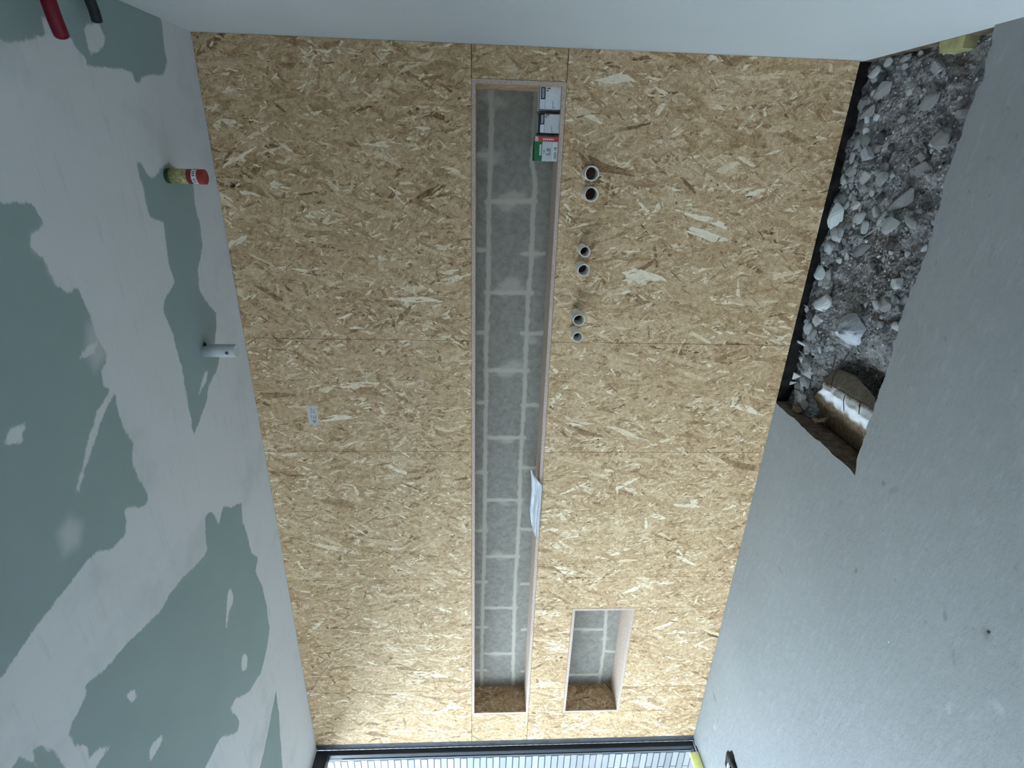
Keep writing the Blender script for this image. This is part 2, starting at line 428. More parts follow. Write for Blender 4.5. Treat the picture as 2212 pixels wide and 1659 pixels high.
    bm = bmesh.new(); box(bm, (-0.05, -4.6, H), (WID, -1.75, H + 0.03)); box(bm, (-0.05, -1.75, H + 0.002), (WID, ND + 0.1, H + 0.03))
    # visible edge of the ceiling board above the window
    box(bm, (-0.056, -4.6, H), (-0.05, 0.0, H + 0.03))
    tag(obj('ceiling_backing', bm, WHITE, c), None)
    return c
CE = ceiling()

# niche openings in the board wall
N1 = (0.262, 3.640, 1.100, 1.417)     # x0, x1, z0, z1 (clear opening)
N2 = (0.262, 1.083, 0.535, 0.856)
T = 0.016                              # thickness of the lining boards
SEAMS_X = [0.462, 1.32, 2.10, 2.655]
def wall_back():
    bm = bmesh.new()
    o1 = (N1[0] - T, N1[1] + T, N1[2] - T, N1[3] + T); o2 = (N2[0] - T, N2[1] + T, N2[2] - T, N2[3] + T)
    g = 0.0009
    def pan(x0, x1, z0, z1, mi=0):
        if x1 - x0 > 0.004 and z1 - z0 > 0.004:
            vs, fs = box(bm, (x0 + g, 0.0, z0 + (0.0016 if mi else g)), (x1 - g, 0.018, z1 - (0.0016 if mi else g)), mi)
    cuts = [0.0] + SEAMS_X + [WID]
    for a, b in zip(cuts, cuts[1:]):
        # above the long niche
        if a == 0.0: pan(a, b, o1[3], H); 
        elif b == WID: pan(a, b, o1[3], H)
        else: pan(a, b, o1[3], H)
        # between niches and below
        for (x0, x1) in ((a, b),):
            segs = [(x0, x1)]
            out = []
            for s0, s1 in segs:
                if s1 <= o2[0] or s0 >= o2[1]: out.append((s0, s1, False))
                else:
                    if s0 < o2[0]: out.append((s0, o2[0], False))
                    out.append((max(s0, o2[0]), min(s1, o2[1]), True))
                    if s1 > o2[1]: out.append((o2[1], s1, False))
            for s0, s1, over in out:
                if over: pan(s0, s1, o2[3], o1[2]); pan(s0, s1, 0.0, o2[2])
                else: pan(s0, s1, 0.0, o1[2])
    pan(0.0, o1[0], o1[2], o1[3], 1); pan(o1[1], WID, o1[2], o1[3], 1)
    w = obj('wall_back', bm, [OSB, OSB2])
    tag(w, 'wall of oriented strand board with a long niche and a short niche', kind='structure')
    # thin dark backing so that the joints read as joints
    for nm, n in (('long_niche_lining', N1), ('short_niche_lining', N2)):
        x0, x1, z0, z1 = n; bm = bmesh.new()
        box(bm, (x0 - T + .0006, -0.001, z0 - T + .0006), (x1 + T - .0006, ND, z0))
        box(bm, (x0 - T + .0006, -0.001, z1), (x1 + T - .0006, ND, z1 + T - .0006))
        box(bm, (x0 - T + .0006, -0.001, z0), (x0, ND, z1)); box(bm, (x1, -0.001, z0), (x1 + T - .0006, ND, z1))
        bm.faces.ensure_lookup_table()
        bm.normal_update()
        bmesh.ops.recalc_face_normals(bm, faces=bm.faces)
        for f in bm.faces:
            f.material_index = 1 if (f.normal.y < -0.5 or (f.normal.z > 0.5 and f.calc_center_median().z < (z0 + z1) / 2)) else 0
        o = obj(nm, bm, [OSB2, EDGE], w)
    return w
WB = wall_back()

def blockwork():
    segs = []
    P = lambda u, v: (lambda q: (q.x, q.z))(at(u, v, ND, 1))
    L1 = [(1061, 180), (1061, 266), (1060, 349), (1056, 448), (1055, 548), (1055, 627), (1052, 690), (1050, 763), (1051, 835), (1049, 924), (1048, 1020), (1047, 1117), (1046, 1201), (1043, 1285), (1041, 1415), (1040, 1500)]
    L2 = [(1160, 190), (1150, 349), (1156, 399), (1151, 481), (1147, 581), (1141, 647), (1139, 690), (1136, 763), (1134, 835), (1129, 924), (1124, 1020), (1122, 1105), (1118, 1189), (1114, 1237), (1112, 1295), (1109, 1415), (1108, 1500)]
    N = [(1311, 1300), (1310, 1321), (1306, 1388), (1301, 1429), (1294, 1475), (1291, 1495)]
    for L in (L1, L2, N): segs += [(P(*a), P(*b)) for a, b in zip(L, L[1:])]
    for v in (435, 632, 800, 945, 1080, 1202, 1313, 1412): segs.append((P(1050 + (435 - v) * -0.00, v), P(1140 - (v - 800) * 0.05, v)))
    for v in (335, 540, 718, 870, 1020, 1146, 1257, 1355, 1448): segs.append((P(1018, v), P(1050, v)))
    for v in (548, 720, 875, 1010, 1143, 1261, 1360, 1450): segs.append((P(1128, v), P(1175, v)))
    segs += [(P(1238, 1359), P(1306, 1360)), (P(1228, 1458), P(1297, 1457)), (P(1303, 1407), P(1335, 1408))]
    smears = [(1105, 430, 30), (1095, 450, 22), (1100, 618, 34), (1085, 628, 20), (1095, 800, 30), (1110, 790, 18), (1090, 948, 20), (1090, 1083, 24), (1125, 1085, 10), (1078, 1200, 18), (1040, 335, 16), (1062, 345, 18), (1062, 205, 26), (1075, 215, 20), (1150, 735, 16), (1155, 548, 14), (1135, 1010, 10), (1270, 1359, 14), (1305, 1380, 8), (1045, 1140, 10), (1070, 1412, 14)]
    def field(X, Z):
        d = np.full(X.shape, 1.0)
        for (ax, az), (bx, bz) in segs:
            dx, dz = bx - ax, bz - az; LL = dx * dx + dz * dz + 1e-9
            t = np.clip(((X - ax) * dx + (Z - az) * dz) / LL, 0, 1)
            d = np.minimum(d, np.hypot(X - ax - t * dx, Z - az - t * dz))
        s_ = np.full(X.shape, 1.0)
        for u, v, r in smears:
            x, z = P(u, v); s_ = np.minimum(s_, np.hypot((X - x) * 1.5, (Z - z)) - r / 520.0 * 0.7)
        return d, s_
    for i, (n, nm) in enumerate(((N1, 'wall_back_blockwork'), (N2, 'wall_back_blockwork'))):
        xs = np.arange(n[0] - T, n[1] + T + .006, .007); zs = np.arange(n[2] - T, n[3] + T + .006, .007)
        X, Z = np.meshgrid(xs, zs, indexing='ij'); d, s_ = field(X.ravel(), Z.ravel())
        o = grid_mesh(nm, xs, zs, lambda x, z: np.stack([x, np.full(x.shape, ND), z], 1), BLOCK, {'mortar': d, 'smear': s_})
        tag(o, ['grey block wall with buff mortar joints seen inside the long niche', 'grey block wall seen inside the short niche'][i], kind='structure')
blockwork()
# solid masonry behind the boards, closes the room
tag(boxobj('wall_back_masonry', (-0.049, ND + 0.004, -0.02), (WID + 0.1, ND + 0.2, H + 0.1), STONE[2]), 'masonry behind the boarded wall', kind='structure')
tag(boxobj('trim_2', (-0.16, -4.6, -0.95), (-0.021, 0.0, -0.051), STONE[2]), 'grey plinth under the window sill', kind='structure')
tag(boxobj('trim_1', (-0.05, 0.0, -0.02), (-0.0005, ND + 0.03, H), REVEAL), 'dark grey jamb strip between board wall and window frame', kind='structure')

tag(boxobj('wall_right', (WID, -4.6, -0.02), (WID + 0.1, 0.30, H + 0.03), WHITE), 'smooth white plasterboard side wall', kind='structure')
tag(boxobj('wall_front', (-0.15, -4.7, 0), (WID + 0.1, -4.6, H + 0.03), WHITE), 'white wall behind the photographer', kind='structure')
tag(boxobj('wall_left', (-0.15, -4.6, -0.02), (-0.01, WIN_Y, H + 0.03), WHITE), 'white wall pier beside the window', kind='structure')

# floor slab with the pit left open along the board wall
PIT = (2.358, WID, -0.578, 0.0)
def floor():
    rnd = random.Random(4)
    bm = bmesh.new()
    x0, x1, y0 = PIT[0], PIT[1], PIT[2]
    edge = [(x0 + 0.012, 0.0)]
    for i in range(1, 26):
        t = i / 26; edge.append((x0 + 0.012 - 0.018 * t + rnd.uniform(-.004, .004), y0 * t))
    edge.append((x0 - 0.012, y0 - 0.012))
    for i in range(1, 62):
        t = i / 62; big = 0.014 * math.sin(t * 19) * (1 if t > .35 else .4)
        edge.append((x0 + (x1 - x0) * t, y0 + 0.012 * t + big * 0.6 + rnd.uniform(-.006, .006)))
    edge.append((x1, y0 + 0.018))
    outer = [(x1, -4.6), (-0.02, -4.6), (-0.02, ND + 0.02), (x0 + 0.012, ND + 0.02)]
    poly = edge + outer
    top = [bm.verts.new((x, y, 0)) for x, y in poly]; bot = [bm.verts.new((x, y, -0.11)) for x, y in poly]
    bm.faces.new(top); bm.faces.new(list(reversed(bot)))
    n = len(poly)
    for i in range(n):
        f = bm.faces.new((top[i], bot[i], bot[(i + 1) % n], top[(i + 1) % n]))
        if i < len(edge) - 1: f.material_index = 1
    bmesh.ops.triangulate(bm, faces=[f for f in bm.faces if len(f.verts) > 4])
    for f in bm.faces: pass
    return obj('floor', bm, [FLOOR, PITW])
def make_pitw():
    t = NT('cut_slab_edge', 0.95, 0.1); P = t.pos(); a = t.noise(P, 22, 5, 0.7)[0]
    t.color(t.ramp(a, [(0.35, (.085, .06, .042)), (0.6, (.19, .15, .115)), (0.75, (.28, .25, .21))])); t.bump(a, 0.8, 0.01)
    return t.m
PITW = make_pitw()
tag(floor(), 'grey screed floor with a pit left open along the wall', kind='structure')

# ------------------------------------------------------------------ window on the left
def window():
    w = empty('window_1', (-0.08, -1.3, 0)); tag(w, 'floor to ceiling window with slim anthracite frame', kind='structure')
    def part(name, a, b, mat, bev=0.002):
        o = boxobj(name, a, b, mat, None, bev); o.parent = w; o.matrix_parent_inverse = Matrix.Translation((0.08, 1.3, 0)); return o
    part('head_rail', (-0.115, WIN_Y, H - 0.075), (-0.052, 0.0, H + 0.03), FRAME)
    part('stile', (-0.115, -0.032, 0.0), (-0.052, -0.0005, H - 0.075), FRAME)
    part('stile', (-0.115, WIN_Y, 0.0), (-0.052, WIN_Y + 0.06, H - 0.075), FRAME)
    part('stile', (-0.115, -2.20, 0.0), (-0.052, -2.12, H - 0.075), FRAME)
    part('sill_rail', (-0.115, WIN_Y + 0.06, -0.05), (-0.052, -0.032, 0.012), FRAME)
    gm = NT('window_glass', 0.0, 0.5)
    gm.b.inputs['Transmission Weight'].default_value = 1.0; gm.b.inputs['IOR'].default_value = 1.02
    gm.color((0.97, 0.99, 1.0, 1))
    part('glass_pane', (-0.088, WIN_Y + 0.06, 0.012), (-0.084, -0.032, H - 0.075), gm.m, 0)
    # bright aluminium bead along the frame
    al = NT('aluminium_bead', 0.35, 0.5, (.45, .48, .52)); al.b.inputs['Metallic'].default_value = 0.8
    part('glazing_bead', (-0.094, -0.0365, 0.02), (-0.090, -0.032, H - 0.16), al.m, 0)
    part('drip_profile', (-0.050, -0.075, 0.0), (-0.030, -0.012, 0.006), al.m, 0)
window()

# ------------------------------------------------------------------ outside
gw = boxobj('garden_wall', (-6.0, 0.80, -1.1), (-0.14, 1.0, 3.4), BRICK)
tag(gw, 'white brick wall outside the window, thin courses with dark joints', 'brick wall')
gw2 = boxobj('horizon_blocker', (-4.6, -9.0, -0.95), (-4.4, 0.8, 3.35), STONE[3])  # added out of view to block low sky and steepen the incoming light
tag(gw2, 'added dark wall out of view, blocks the low sky facing the window', 'light blocker')
OUTG = plain('outdoor_paving', (.17, .172, .175), 0.9, 0.1, 0.1, 5)
tag(boxobj('ground', (-9.0, -8.0, -1.1), (-0.17, 0.8, -0.95), OUTG), 'grey paving outside the window', kind='structure')

# ------------------------------------------------------------------ the pit
def vnoise(x, y, seed, sc):
    rs = np.random.RandomState(seed); g = rs.rand(64, 64)
    x = x * sc + 11; y = y * sc + 23
    xi = np.floor(x).astype(int); yi = np.floor(y).astype(int); fx = x - xi; fy = y - yi
    fx = fx * fx * (3 - 2 * fx); fy = fy * fy * (3 - 2 * fy)
    G = lambda a, b: g[a % 64, b % 64]
    return (G(xi, yi) * (1 - fx) + G(xi + 1, yi) * fx) * (1 - fy) + (G(xi, yi + 1) * (1 - fx) + G(xi + 1, yi + 1) * fx) * fy
def soil_h(x, y):
    x = np.asarray(x, float); y = np.asarray(y, float)
    k = np.clip((x - 2.58) / 0.28, 0, 1); k = k * k * (3 - 2 * k)
    e = np.clip((-y - 0.10) / 0.16, 0, 1); e = e * e * (3 - 2 * e)
    h = -0.050 - 0.120 * (1 - k) * e - 0.025 * (1 - k) + 0.034 * (vnoise(x, y, 1, 5) - .5) + 0.028 * (vnoise(x, y, 2, 13) - .5) + 0.018 * (vnoise(x, y, 3, 34) - .5) + 0.012 * (vnoise(x, y, 4, 80) - .5)
    h = h - 0.012 * k * e
    return h
xs = np.arange(PIT[0] - 0.03, WID + 0.012, 0.009); ys = np.arange(PIT[2] - 0.05, 0.03, 0.009)
so = grid_mesh('pit_soil', xs, ys, lambda x, y: np.stack([x, y, soil_h(x, y)], 1), SOIL, {})
tag(so, 'dark grey soil and fine rubble in the floor pit', 'soil', kind='stuff')
for p in so.data.polygons: p.use_smooth = True
bm = bmesh.new()
box(bm, (PIT[0] - 0.05, PIT[2] - 0.05, -0.40), (WID + 0.02, ND, -0.36))
box(bm, (PIT[0] - 0.05, PIT[2] - 0.06, -0.36), (PIT[0] - 0.012, ND, -0.11)); box(bm, (PIT[0] - 0.05, PIT[2] - 0.06, -0.36), (WID, PIT[2] - 0.03, -0.11))
box(bm, (WID, PIT[2] - 0.05, -0.36), (WID + 0.02, ND, -0.02))
bm2 = bmesh.new(); box(bm2, (PIT[0] - 0.0, 0.019, -0.36), (WID, ND, -0.001)); tag(obj('ground_under_wall', bm2, plain('gap_shade_earth', (.022, .02, .018), 0.95, 0.05, 0.3, 30)), 'earth under the board wall, coloured near-black for the shade of the gap', kind='structure')  # near-black colour carries the shade of the gap under the boards
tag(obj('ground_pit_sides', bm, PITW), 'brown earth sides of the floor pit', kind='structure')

# loose gravel: thousands of chips, one object
def hull_stone(seed, n=16, flat=0.7):
    r = random.Random(seed); bm = bmesh.new()
    for _ in range(n):
        v = Vector((r.gauss(0, 1), r.gauss(0, 1), r.gauss(0, 1))).normalized() * r.uniform(0.86, 1.0)
        bm.verts.new((v.x, v.y * r.uniform(.9, 1.0), v.z * flat))
    bmesh.ops.convex_hull(bm, input=bm.verts[:])
    for v in [v for v in bm.verts if not v.link_faces]: bm.verts.remove(v)
    return bm
def gravel():
    r = random.Random(9); verts = []; faces = []
    protos = []
    for s in range(8):
        b = hull_stone(s + 100, 9, 0.6); b.verts.index_update()
        protos.append(([v.co.copy() for v in b.verts], [[v.index for v in f.verts] for f in b.faces])); b.free()
    mi = []
    for _ in range(4200):
        x = r.uniform(PIT[0] + .01, WID - .01); y = r.uniform(PIT[2] - .005, 0.012)
        s = min(0.016, 0.0028 * math.exp(r.gauss(0, 0.55)) + 0.0012)
        z = float(soil_h(x, y)) + s * 0.2
        vs, fs = protos[r.randrange(8)]
        rot = Matrix.Rotation(r.uniform(0, 6.28), 3, 'Z') @ Matrix.Rotation(r.uniform(-.8, .8), 3, 'X')
        b = len(verts); verts += [tuple(rot @ v * s + Vector((x, y, z))) for v in vs]
        k = r.choices([0, 1, 2, 3], [1, 3, 5, 2])[0]
        faces += [[i + b for i in f] for f in fs]; mi += [k] * len(fs)
    me = bpy.data.meshes.new('gravel'); me.from_pydata(verts, [], faces)
    o = link('gravel', me, STONE); me.polygons.foreach_set('material_index', mi)
    tag(o, 'loose gravel and concrete crumbs spread over the pit soil', 'gravel', kind='stuff')
gravel()

MESHES = {}
def stone(u, v, ru, rv, kind, label, seed, tilt=0.0, group=None, lift=0.35, name='stone'):
    """ru, rv: half size in pixels along the image's two directions"""
    p = at(u, v, -0.10, 2)
    for _ in range(3): p = at(u, v, float(soil_h(p.x, p.y)) + 0.012, 2)
    p.y = min(p.y, -0.012)
    depth = (R_CV[2] @ (np.array(p) - np.array(CAM_POS)))
    s = depth / F_PX
    key = (seed % 9, kind)
    if key not in MESHES:
        b = hull_stone(seed % 9, 13, 0.62)
        bmesh.ops.bevel(b, geom=b.edges[:], offset=0.07, segments=2, affect='EDGES')
        bmesh.ops.recalc_face_normals(b, faces=b.faces)
        me = bpy.data.meshes.new('stone'); b.to_mesh(me); b.free(); me.materials.append(STONE[kind]); MESHES[key] = me
    o = bpy.data.objects.new(name, MESHES[key]); COL.objects.link(o)
    ax = rv * s * 1.14; ay = ru * s * 1.75       # image v runs along x, image u is foreshortened y
    zz = min(ax, ay) * 0.75
    o.scale = (ax, ay, zz); o.rotation_euler = (0, 0, tilt); o.location = (p.x, p.y, float(soil_h(p.x, p.y)) + zz * lift)
    tag(o, label, 'stone', group)
    return o
ST = [
    (1869, 334, 19, 17, 0, 'bright grey angular stone near the middle of the pit edge beside the board wall', 0),
    (1811, 469, 17, 31, 0, 'tall pale oval stone lying by the board wall, longest of the pale stones', .1),
    (1768, 587, 18, 17, 0, 'pale three-cornered stone by the board wall, between the paired cobbles and the big blunt stone', .3),
    (1775, 652, 24, 23, 0, 'big blunt pale stone just above the crumpled white bag', .2),
    (1780, 507, 13, 17, 1, 'grey rounded stone touching the wall below the tall pale oval one', 0),
    (1860, 387, 20, 16, 1, 'grey cobble with a flat face under the bright angular stone', .4),
    (1837, 370, 15, 13, 1, 'grey cobble wedged behind the flat-faced cobble', .2),
    (1888, 372, 8, 9, 1, 'small grey pebble beside the flat-faced cobble', 0),
    (1854, 469, 17, 14, 1, 'broken grey stone right of the tall pale oval stone', .5),
    (1888, 459, 11, 16, 1, 'narrow upright grey stone in the middle cluster', .1),
    (1903, 474, 8, 22, 1, 'long thin grey splinter of stone in the middle cluster', -.4),
    (1922, 486, 21, 18, 1, 'blocky grey stone, largest of the middle cluster', .6),
    (1963, 478, 19, 12, 1, 'wedge-shaped grey stone at the outer end of the middle cluster', -.5),
    (1806, 559, 12, 12, 0, 'round pale cobble, left one of the touching pair', 0),
    (1823, 558, 8, 15, 0, 'slim pale cobble, right one of the touching pair', .1),
    (1910, 659, 17, 18, 2, 'dull rounded stone near the slab edge beside the white bag', .2),
    (1941, 611, 12, 17, 1, 'upright grey stone close to the slab edge, above the dull rounded one', .2),
    (1948, 645, 8, 12, 1, 'small oval grey stone tucked against the slab edge', .1),
    (1935, 668, 8, 9, 2, 'little dull stone beside the slab edge, lowest of its row', 0),
    (1859, 541, 20, 16, 2, 'flat dull stone half sunk in soil at the pit centre', .3),
    (1922, 531, 12, 10, 3, 'dark slate-like chip lying in the soil', .3),
    (1898, 425, 10, 13, 3, 'dark broken chip above the middle cluster', .2),
    (1950, 425, 34, 26, 2, 'large flat dull slab of rubble near the slab edge', .5),
    (1985, 370, 26, 20, 2, 'broad dull concrete lump against the slab edge', .1),
    (2035, 302, 18, 24, 2, 'oval dull stone standing close to the slab edge', .2),
    (2075, 245, 14, 14, 2, 'rounded dull stone tucked under the slab edge', 0),
    (2007, 217, 22, 17, 2, 'flat greyish stone in the upper middle of the pit', .4),
    (2005, 148, 17, 20, 1, 'upright flat grey stone in the far corner half of the pit', .3),
    (1906, 196, 20, 19, 1, 'squarish grey stone near the board wall in the far part of the pit', .2),
    (1917, 133, 11, 11, 0, 'small pale angular stone close to the far side wall', .3),
    (1885, 156, 15, 14, 1, 'grey stone beside the board wall near the far corner', .1),
    (1877, 238, 22, 18, 2, 'dull broken stone by the board wall below the squarish one', .3),
    (1942, 259, 10, 10, 1, 'small bright-topped grey stone alone on the soil', .2),
    (1950, 145, 11, 8, 0, 'thin pale flake beside the small pale angular stone', -.3),
    (1950, 125, 13, 9, 1, 'thin curved grey shard near the far side wall', .3),
    (1870, 300, 13, 15, 2, 'dull stone above the bright angular stone at the board wall', 0),
    (1796, 436, 9, 7, 0, 'little pale chip above the tall pale oval stone', .2),
    (1845, 445, 12, 11, 1, 'stubby grey stone between the tall oval and the cluster', .2),
    (1741, 669, 7, 7, 0, 'tiny pale pebble beside the board wall near the big blunt stone', 0),
    (1757, 704, 8, 8, 0, 'small pale stone left of the crumpled white bag', .3),
    (1725, 765, 16, 22, 1, 'smooth grey stone leaning on the board wall near the pit end', .1),
    (1765, 757, 7, 11, 1, 'narrow grey pebble between the leaning stone and the white bag', 0),
]
for i, (u, v, a, b, k, lb, tl) in enumerate(ST): stone(u, v, a, b, k, lb, i * 7 + 3, tl)
r = random.Random(21)
GL = {0: 'small pale stone chip among the rubble in the pit', 1: 'small grey stone among the rubble in the pit', 2: 'small dull grey stone half sunk in the pit soil', 3: 'small dark stone chip among the rubble in the pit'}
cnt = 0
while cnt < 235:
    x = r.uniform(PIT[0] + .03, WID - .03); y = r.uniform(PIT[2] + .01, -0.005)
    edge_row = r.random() < 0.5
    if edge_row: y = r.uniform(-0.075, 0.0)
    P = np.array((x, y, float(soil_h(x, y)))) - np.array(CAM_POS); q = R_CV @ P; u = F_PX * q[0] / q[2] + 1106; v = F_PX * q[1] / q[2] + 829.5
    if v > 720 and u > 1750: continue
    if 1780 < u < 1865 and 670 < v < 770: continue
    if any(abs(u - s[0]) < s[2] * .8 and abs(v - s[1]) < s[3] * .8 for s in ST): continue
    k = r.choices([0, 1, 2, 3], [2, 6, 6, 2])[0]
    sz = r.uniform(3.5, 9) if r.random() < .7 else r.uniform(9, 14)
    if edge_row: sz = r.uniform(6, 14)
    stone(u, v, sz * r.uniform(.7, 1), sz * r.uniform(.8, 1.3), k, GL[k], r.randrange(999), r.uniform(-1, 1), {0: 'small pale chips in the pit', 1: 'small grey stones in the pit', 2: 'small dull stones in the pit', 3: 'small dark chips in the pit'}[k], 0.3)
    cnt += 1

# things lying in the pit
def bag():
    bm = bmesh.new(); rr = random.Random(3)
    c = at(1821, 713, -0.12, 2); c = at(1821, 713, float(soil_h(c.x, c.y)) + .03, 2); c = at(1821, 713, float(soil_h(c.x, c.y)) + .05, 2); N = 22
    grid = {}
    for i in range(9):
        for j in range(N):
            a = 2 * math.pi * j / N; rad = i / 8
            ex = 0.060 * (1 + 0.10 * math.sin(3 * a + 1)); ey = 0.078 * (1 + .08 * math.cos(2 * a))
            z = 0.040 * (1 - rad ** 2.2) + rr.uniform(-.004, .004) * (rad > 0) + 0.006 * math.sin(5 * a + rad * 4)
            if i == 0 and j: grid[i, j] = grid[0, 0]; continue
            grid[i, j] = bm.verts.new((c.x + ex * rad * math.cos(a), c.y + ey * rad * math.sin(a), c.z - 0.035 + z * 1.25))
    for i in range(8):
        for j in range(N):
            q = [grid[i, j], grid[i + 1, j], grid[i + 1, (j + 1) % N], grid[i, (j + 1) % N]]
            q = [v for k, v in enumerate(q) if v not in q[:k]]
            if len(q) > 2: bm.faces.new(q)
    # loose tail towards the pit end
    zb = c.z - .022; t = [at(1805, 738, zb, 2), at(1838, 742, zb, 2), at(1835, 754, zb - .004, 2), at(1822, 746, zb - .002, 2)]
    quad(bm, [tuple(p) for p in t])
    bmesh.ops.solidify(bm, geom=bm.faces[:], thickness=0.0015)
    t_ = NT('crumpled_white_plastic', 0.45, 0.4); P = t_.objc()
    n = t_.noise(P, 34, 4, 0.6, 0.6)[0]
    t_.color(t_.ramp(n, [(0.34, (.36, .37, .40)), (0.40, (.74, .77, .82)), (0.7, (.88, .90, .94))])); t_.bump(n, 0.8, 0.01)
    o = obj('plastic_bag', bm, t_.m, smooth=True); tag(o, 'crumpled white plastic bag lying on the pit rubble', 'plastic bag')
bag()

def sheet():
    # plastic film over a hump at the near end of the pit
    ctl = []   # rows run from the soil side over the crest down to the cut end wall
    rows = [[(1779, 806, -.105), (1812, 797, -.115), (1850, 812, -.110), (1893, 862, -.08)],
            [(1778, 822, -.080), (1805, 830, -.075), (1848, 856, -.068), (1893, 893, -.05)],
            [(1777, 838, -.060), (1800, 852, -.055), (1845, 886, -.048), (1888, 915, -.04)],
            [(1766, 848, -.068), (1796, 872, -.060), (1840, 906, -.052), (1878, 932, -.05)],
            [(1750, 862, -.095), (1785, 890, -.090), (1828, 930, -.09), (1868, 965, -.09)],
            [(1738, 882, -.140), (1768, 915, -.145), (1810, 955, -.15), (1856, 1005, -.15)]]
    rr = random.Random(8)
    P = np.array([[list(at(u, v, z, 2)) for u, v, z in rw] for rw in rows])
    def interp(P, n, ax):
        k = P.shape[ax]; t = np.linspace(0, k - 1, n); i = np.clip(t.astype(int), 0, k - 2); f = t - i
        f = f * f * (3 - 2 * f) * .5 + f * .5
        a = np.take(P, i, ax); b = np.take(P, i + 1, ax)
        sh = [1] * P.ndim; sh[ax] = n; f = f.reshape(sh); return a * (1 - f) + b * f
    Q = interp(interp(P, 31, 0), 30, 1)
    nr, nc = Q.shape[:2]
    fld = []
    for i in range(nr):
        for j in range(nc):
            Q[i, j, 2] += 0.0025 * math.sin(j * .9 + i * .35) * math.sin(i * .6) + rr.uniform(-.0015, .0015)
    me = bpy.data.meshes.new('plastic_film')
    idx = np.arange(nr * nc).reshape(nr, nc)
    q = np.stack([idx[:-1, :-1], idx[1:, :-1], idx[1:, 1:], idx[:-1, 1:]], -1).reshape(-1, 4)
    me.from_pydata(Q.reshape(-1, 3).tolist(), [], q.tolist())
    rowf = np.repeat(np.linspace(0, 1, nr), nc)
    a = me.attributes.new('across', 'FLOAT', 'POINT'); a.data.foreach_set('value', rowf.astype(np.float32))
    for p in me.polygons: p.use_smooth = True
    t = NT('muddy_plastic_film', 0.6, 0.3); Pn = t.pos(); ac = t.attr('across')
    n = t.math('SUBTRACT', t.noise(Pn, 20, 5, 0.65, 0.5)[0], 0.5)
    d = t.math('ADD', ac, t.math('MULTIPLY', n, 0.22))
    ridge_glint = t.math('MULTIPLY', t.mapr(d, 0.24, 0.32), t.mapr(d, 0.64, 0.52))  # white band paints the light reflected along the ridge of the film
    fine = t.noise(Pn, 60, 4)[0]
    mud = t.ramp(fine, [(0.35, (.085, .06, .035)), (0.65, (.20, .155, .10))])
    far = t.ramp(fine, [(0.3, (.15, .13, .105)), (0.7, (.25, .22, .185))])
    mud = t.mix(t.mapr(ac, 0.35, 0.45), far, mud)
    t.color(t.mix(ridge_glint, mud, (.86, .90, .94))); t.bump(t.math('ADD', n, fine), 0.5, 0.006)
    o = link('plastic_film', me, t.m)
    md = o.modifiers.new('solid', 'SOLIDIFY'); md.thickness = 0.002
    tag(o, 'muddy plastic film with a white highlight painted along its fold, draped at the near end of the pit', 'plastic film')
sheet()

def wires():
    bm = bmesh.new()
    def ln(pts, r=0.0016): tube(bm, [tuple(at(*p, 2)) for p in pts], r, 6)
    ln([(1785, 826, -.065), (1810, 840, -.055), (1840, 858, -.047), (1880, 879, -.040)])
    ln([(1826, 852, -.048), (1822, 866, -.044), (1823, 888, -.038)])
    ln([(1795, 838, -.055), (1800, 812, -.08), (1812, 795, -.09), (1835, 760, -.085)])
    ln([(1858, 868, -.044), (1855, 895, -.038)])
    ln([(1788, 815, -.08), (1800, 790, -.09), (1806, 765, -.09)])
    o = obj('reinforcing_wire', bm, plain('dark_wire', (.03, .028, .027), 0.6, 0.4), smooth=True)
    tag(o, 'thin dark bent reinforcing wires lying across the plastic film', 'wire')
wires()

def chip(name, pts, z, th, mat, label, cat):
    bm = bmesh.new()
    if z is None:
        q = at(*pts[0], -.08, 2); z = float(soil_h(q.x, q.y)) + .012; q = at(*pts[0], z, 2); z = float(soil_h(q.x, q.y)) + .012
    lo = [at(u, v, z, 2) for u, v in pts]
    a = [bm.verts.new(tuple(p)) for p in lo]; b = [bm.verts.new((p.x, p.y, p.z + th)) for p in lo]
    n = len(a); bm.faces.new(a); bm.faces.new(b)
    for i in range(n): bm.faces.new((a[i], a[(i + 1) % n], b[(i + 1) % n], b[i]))
    o = obj(name, bm, mat); tag(o, label, cat); return o
PLST = plain('white_foam_scrap', (.86, .85, .80), 0.8, 0.2, 0.03)
chip('foam_chip', [(1704, 812), (1716, 802), (1731, 812), (1718, 820)], None, .012, PLST, 'small bright white diamond-shaped foam chip by the board wall', 'foam chip')
chip('plaster_flake', [(1700, 834), (1706, 823), (1722, 826), (1712, 830)], None, .006, STONE[0], 'thin pale plaster flake beside the white foam chip', 'plaster flake')
WOODY = plain('old_wood', (.30, .24, .15), 0.8, 0.2, 0.25, 80)
chip('wood_offcut', [(1751, 906), (1763, 902), (1770, 907), (1790, 901), (1785, 911), (1770, 912), (1764, 922), (1756, 915)], -.085, .010, WOODY, 'crooked brown wood offcut on the muddy film', 'wood offcut')
chip('wood_offcut', [(1718, 874), (1728, 880), (1734, 890), (1726, 892), (1717, 884)], None, .012, WOODY, 'short brown wood offcut by the cut end of the pit', 'wood offcut')
chip('wood_stick', [(1716, 735), (1719, 731), (1742, 745), (1741, 749)], None, .006, STONE[0], 'thin pale stick leaning near the board wall', 'stick')
chip('foam_strip', [(2080, 72), (2146, 55), (2131, 106), (2078, 118)], -.10, .075, YELLOW_SHADED, 'yellow foam block in the far corner of the pit, coloured darker for the shade there', 'foam block')

